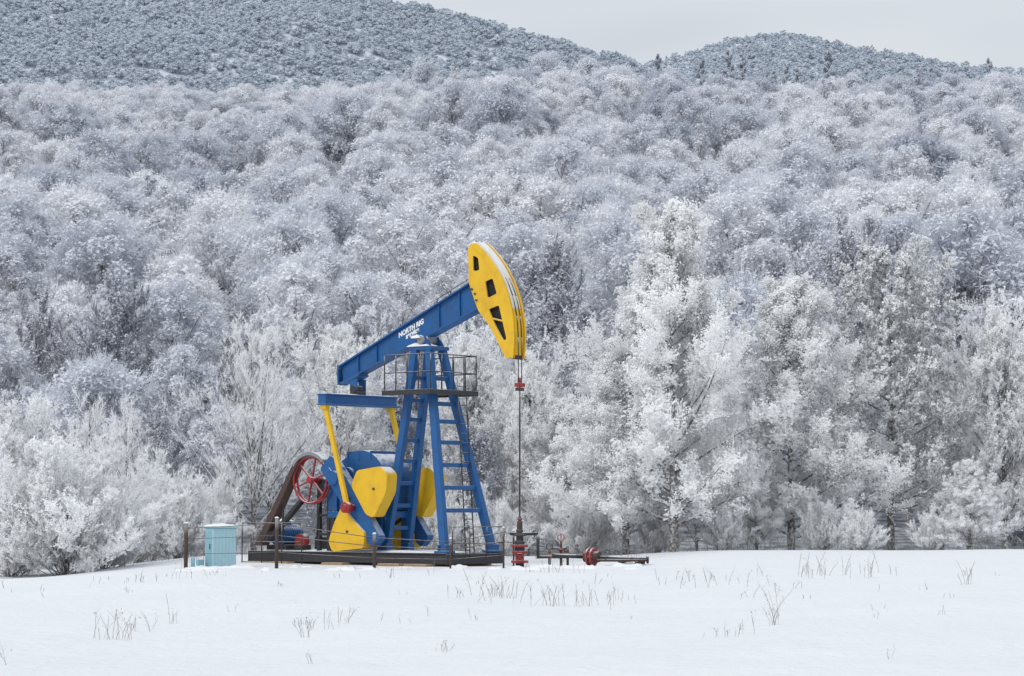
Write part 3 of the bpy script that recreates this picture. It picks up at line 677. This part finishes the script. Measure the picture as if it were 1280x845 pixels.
for z in(.75,1.35): cyl('railing_bar',(-6.5,-1.75,z),(-3.8,-1.75,z),.016,DARK,K,8)
for v in(-1.2,-.4,.4,1.2): cyl('railing_post',(2.05,v,.3),(2.05,v,1.25),.018,DARK,K,8)
for z in(.75,1.25): cyl('railing_bar',(2.05,-1.2,z),(2.05,1.2,z),.014,DARK,K,8)
# ------------------------------------------------------------------ dry weeds
def weeds():
    rg=np.random.default_rng(3); v=[];t=[];
    def stem(x,y,h,w,lx,ly):
        z=H1(x,y)-.02; n=3; p=[np.array([x+lx*(k/n)**1.6,y+ly*(k/n)**1.6,z+h*k/n]) for k in range(n+1)]
        for a,b in zip(p,p[1:]):
            for off in(np.array([w,0,0]),np.array([0,w,0])):
                k=len(v); v.extend([a-off,a+off,b+off*.7,b-off*.7]); t.extend([(k,k+1,k+2),(k,k+2,k+3)])
        for _ in range(rg.integers(1,5)):
            f=rg.uniform(.3,1); c=p[0]*(1-f)+p[-1]*f; d=rg.normal(size=3)*.07*h/.4; d[2]=abs(d[2])+.04
            o=np.array([w*.7,0,0]); k=len(v); v.extend([c-o,c+o,c+d]); t.append((k,k+1,k+2))
            c2=c+d; k=len(v); s=rg.normal(size=(3,3))*.007*(1+h); v.extend([c2+s[0],c2+s[1],c2+s[2]]); t.append((k,k+1,k+2))
    def clump(px,d,n,spr,h,wm=1):
        cx=(px-640)*d/3200; cy=d-80
        for _ in range(n):
            x=cx+rg.normal()*spr; y=cy+rg.normal()*spr*1.5; hh=h*rg.uniform(.3,1.2)
            stem(x,y,hh,rg.uniform(.0025,.0045)*wm*d/50,rg.normal()*.28*hh,rg.normal()*.2*hh)
    for a in [(700,50,30,.45,.40),(625,53,26,.28,.5),(590,52,8,.5,.3),(155,37,18,.26,.38),(180,40,8,.2,.3),(378,37,7,.08,.32),(400,40,8,.2,.3),(435,43,9,.35,.25),
              (905,34,7,.12,.16),(930,35,3,.1,.3),(966,40,10,.04,.55),(1040,68,34,.8,.55),(900,58,12,.5,.35),(960,52,6,.4,.3),(780,52,6,.3,.35),
              (218,42,5,.04,.45),(550,32,9,.10,.12),(390,30,3,.03,.2),(20,28,2,.05,.2),(1108,29,3,.03,.12),(1205,60,6,.08,.5),(860,62,10,.5,.3),(250,60,6,.5,.25),(170,58,9,.3,.25),(480,62,5,.6,.3),(690,68,12,.6,.4)]:
        clump(*a)
    for _ in range(60):
        d=rg.uniform(40,74); px=rg.uniform(-80,1360); clump(px,d,rg.integers(1,4),.10,rg.uniform(.06,.2))
    for _ in range(120):
        d=rg.uniform(86,96); px=rg.uniform(-80,1360); clump(px,d,8,.35,rg.uniform(.4,1.0),1)
    me=mesh_from('dry_weeds',np.array(v),None,np.array(t),[WEED]); add('dry_weeds',me)
weeds()
rgs=np.random.default_rng(12)
LP=empty('snow_lumps',(0,0,0))
for k in range(46):
    x_=rgs.uniform(-9.5,3.5); y_=rgs.uniform(-6.5,-1.6)-.0
    if y_>-2.4 and -6<x_<0: y_-=1.8
    w=rgs.uniform(.25,1.1); snowpile('lump',(x_,y_,H1(x_,y_)-.03),(w,w*rgs.uniform(.5,1),rgs.uniform(.05,.16)),LP,k,10)
# ------------------------------------------------------------------ light
el=math.radians(45); sd=Vector((-.55,-.62,0)).normalized()*math.cos(el)+Vector((0,0,math.sin(el)))
w=bpy.data.worlds.new('World'); sc.world=w; w.use_nodes=True; nt=w.node_tree; nt.nodes.clear()
out=N(nt,'ShaderNodeOutputWorld'); bg=N(nt,'ShaderNodeBackground'); sky=N(nt,'ShaderNodeTexSky'); sky.sky_type='NISHITA'; sky.sun_disc=False
sky.sun_elevation=el; sky.sun_rotation=math.atan2(sd.x,sd.y)%(2*math.pi); sky.dust_density=3; sky.air_density=1
tcw=N(nt,'ShaderNodeTexCoord'); mp_=N(nt,'ShaderNodeMapping'); mp_.inputs['Scale'].default_value=(1,1,4); cn=N(nt,'ShaderNodeTexNoise'); cn.inputs['Scale'].default_value=5; cn.inputs['Detail'].default_value=2
nt.links.new(tcw.outputs['Generated'],mp_.inputs[0]); nt.links.new(mp_.outputs[0],cn.inputs['Vector'])
cr=ramp(nt,cn.outputs[0],.3,.7,(6.6,7.05,7.6,1),(8.1,8.45,8.9,1))
cl=mixc(nt,.9,sky.outputs[0],cr.outputs[0]); nt.links.new(cl,bg.inputs[0])
# overcast sky: brighter towards the zenith than at the horizon
sz=N(nt,'ShaderNodeSeparateXYZ'); nt.links.new(tcw.outputs['Generated'],sz.inputs[0]); zz=math_(nt,'MAXIMUM',sz.outputs[2],0.0)
nt.links.new(math_(nt,'MULTIPLY_ADD',zz,.062,.084),bg.inputs[1]); nt.links.new(bg.outputs[0],out.inputs[0])
sl=bpy.data.lights.new('sun','SUN'); sl.energy=1.15; sl.angle=math.radians(20); sl.color=(1,.97,.93)
so=add('sun',sl); so.rotation_euler=(-sd).to_track_quat('-Z','Y').to_euler(); so.location=(-30,-40,60)
# ------------------------------------------------------------------ camera
cam=bpy.data.cameras.new('camera'); cam.lens=90; cam.sensor_width=36; cam.clip_end=6000; cam.clip_start=.5
co=add('camera',cam); co.location=(0,-80,1.7); co.rotation_euler=(math.radians(90+3.89),0,0); sc.camera=co
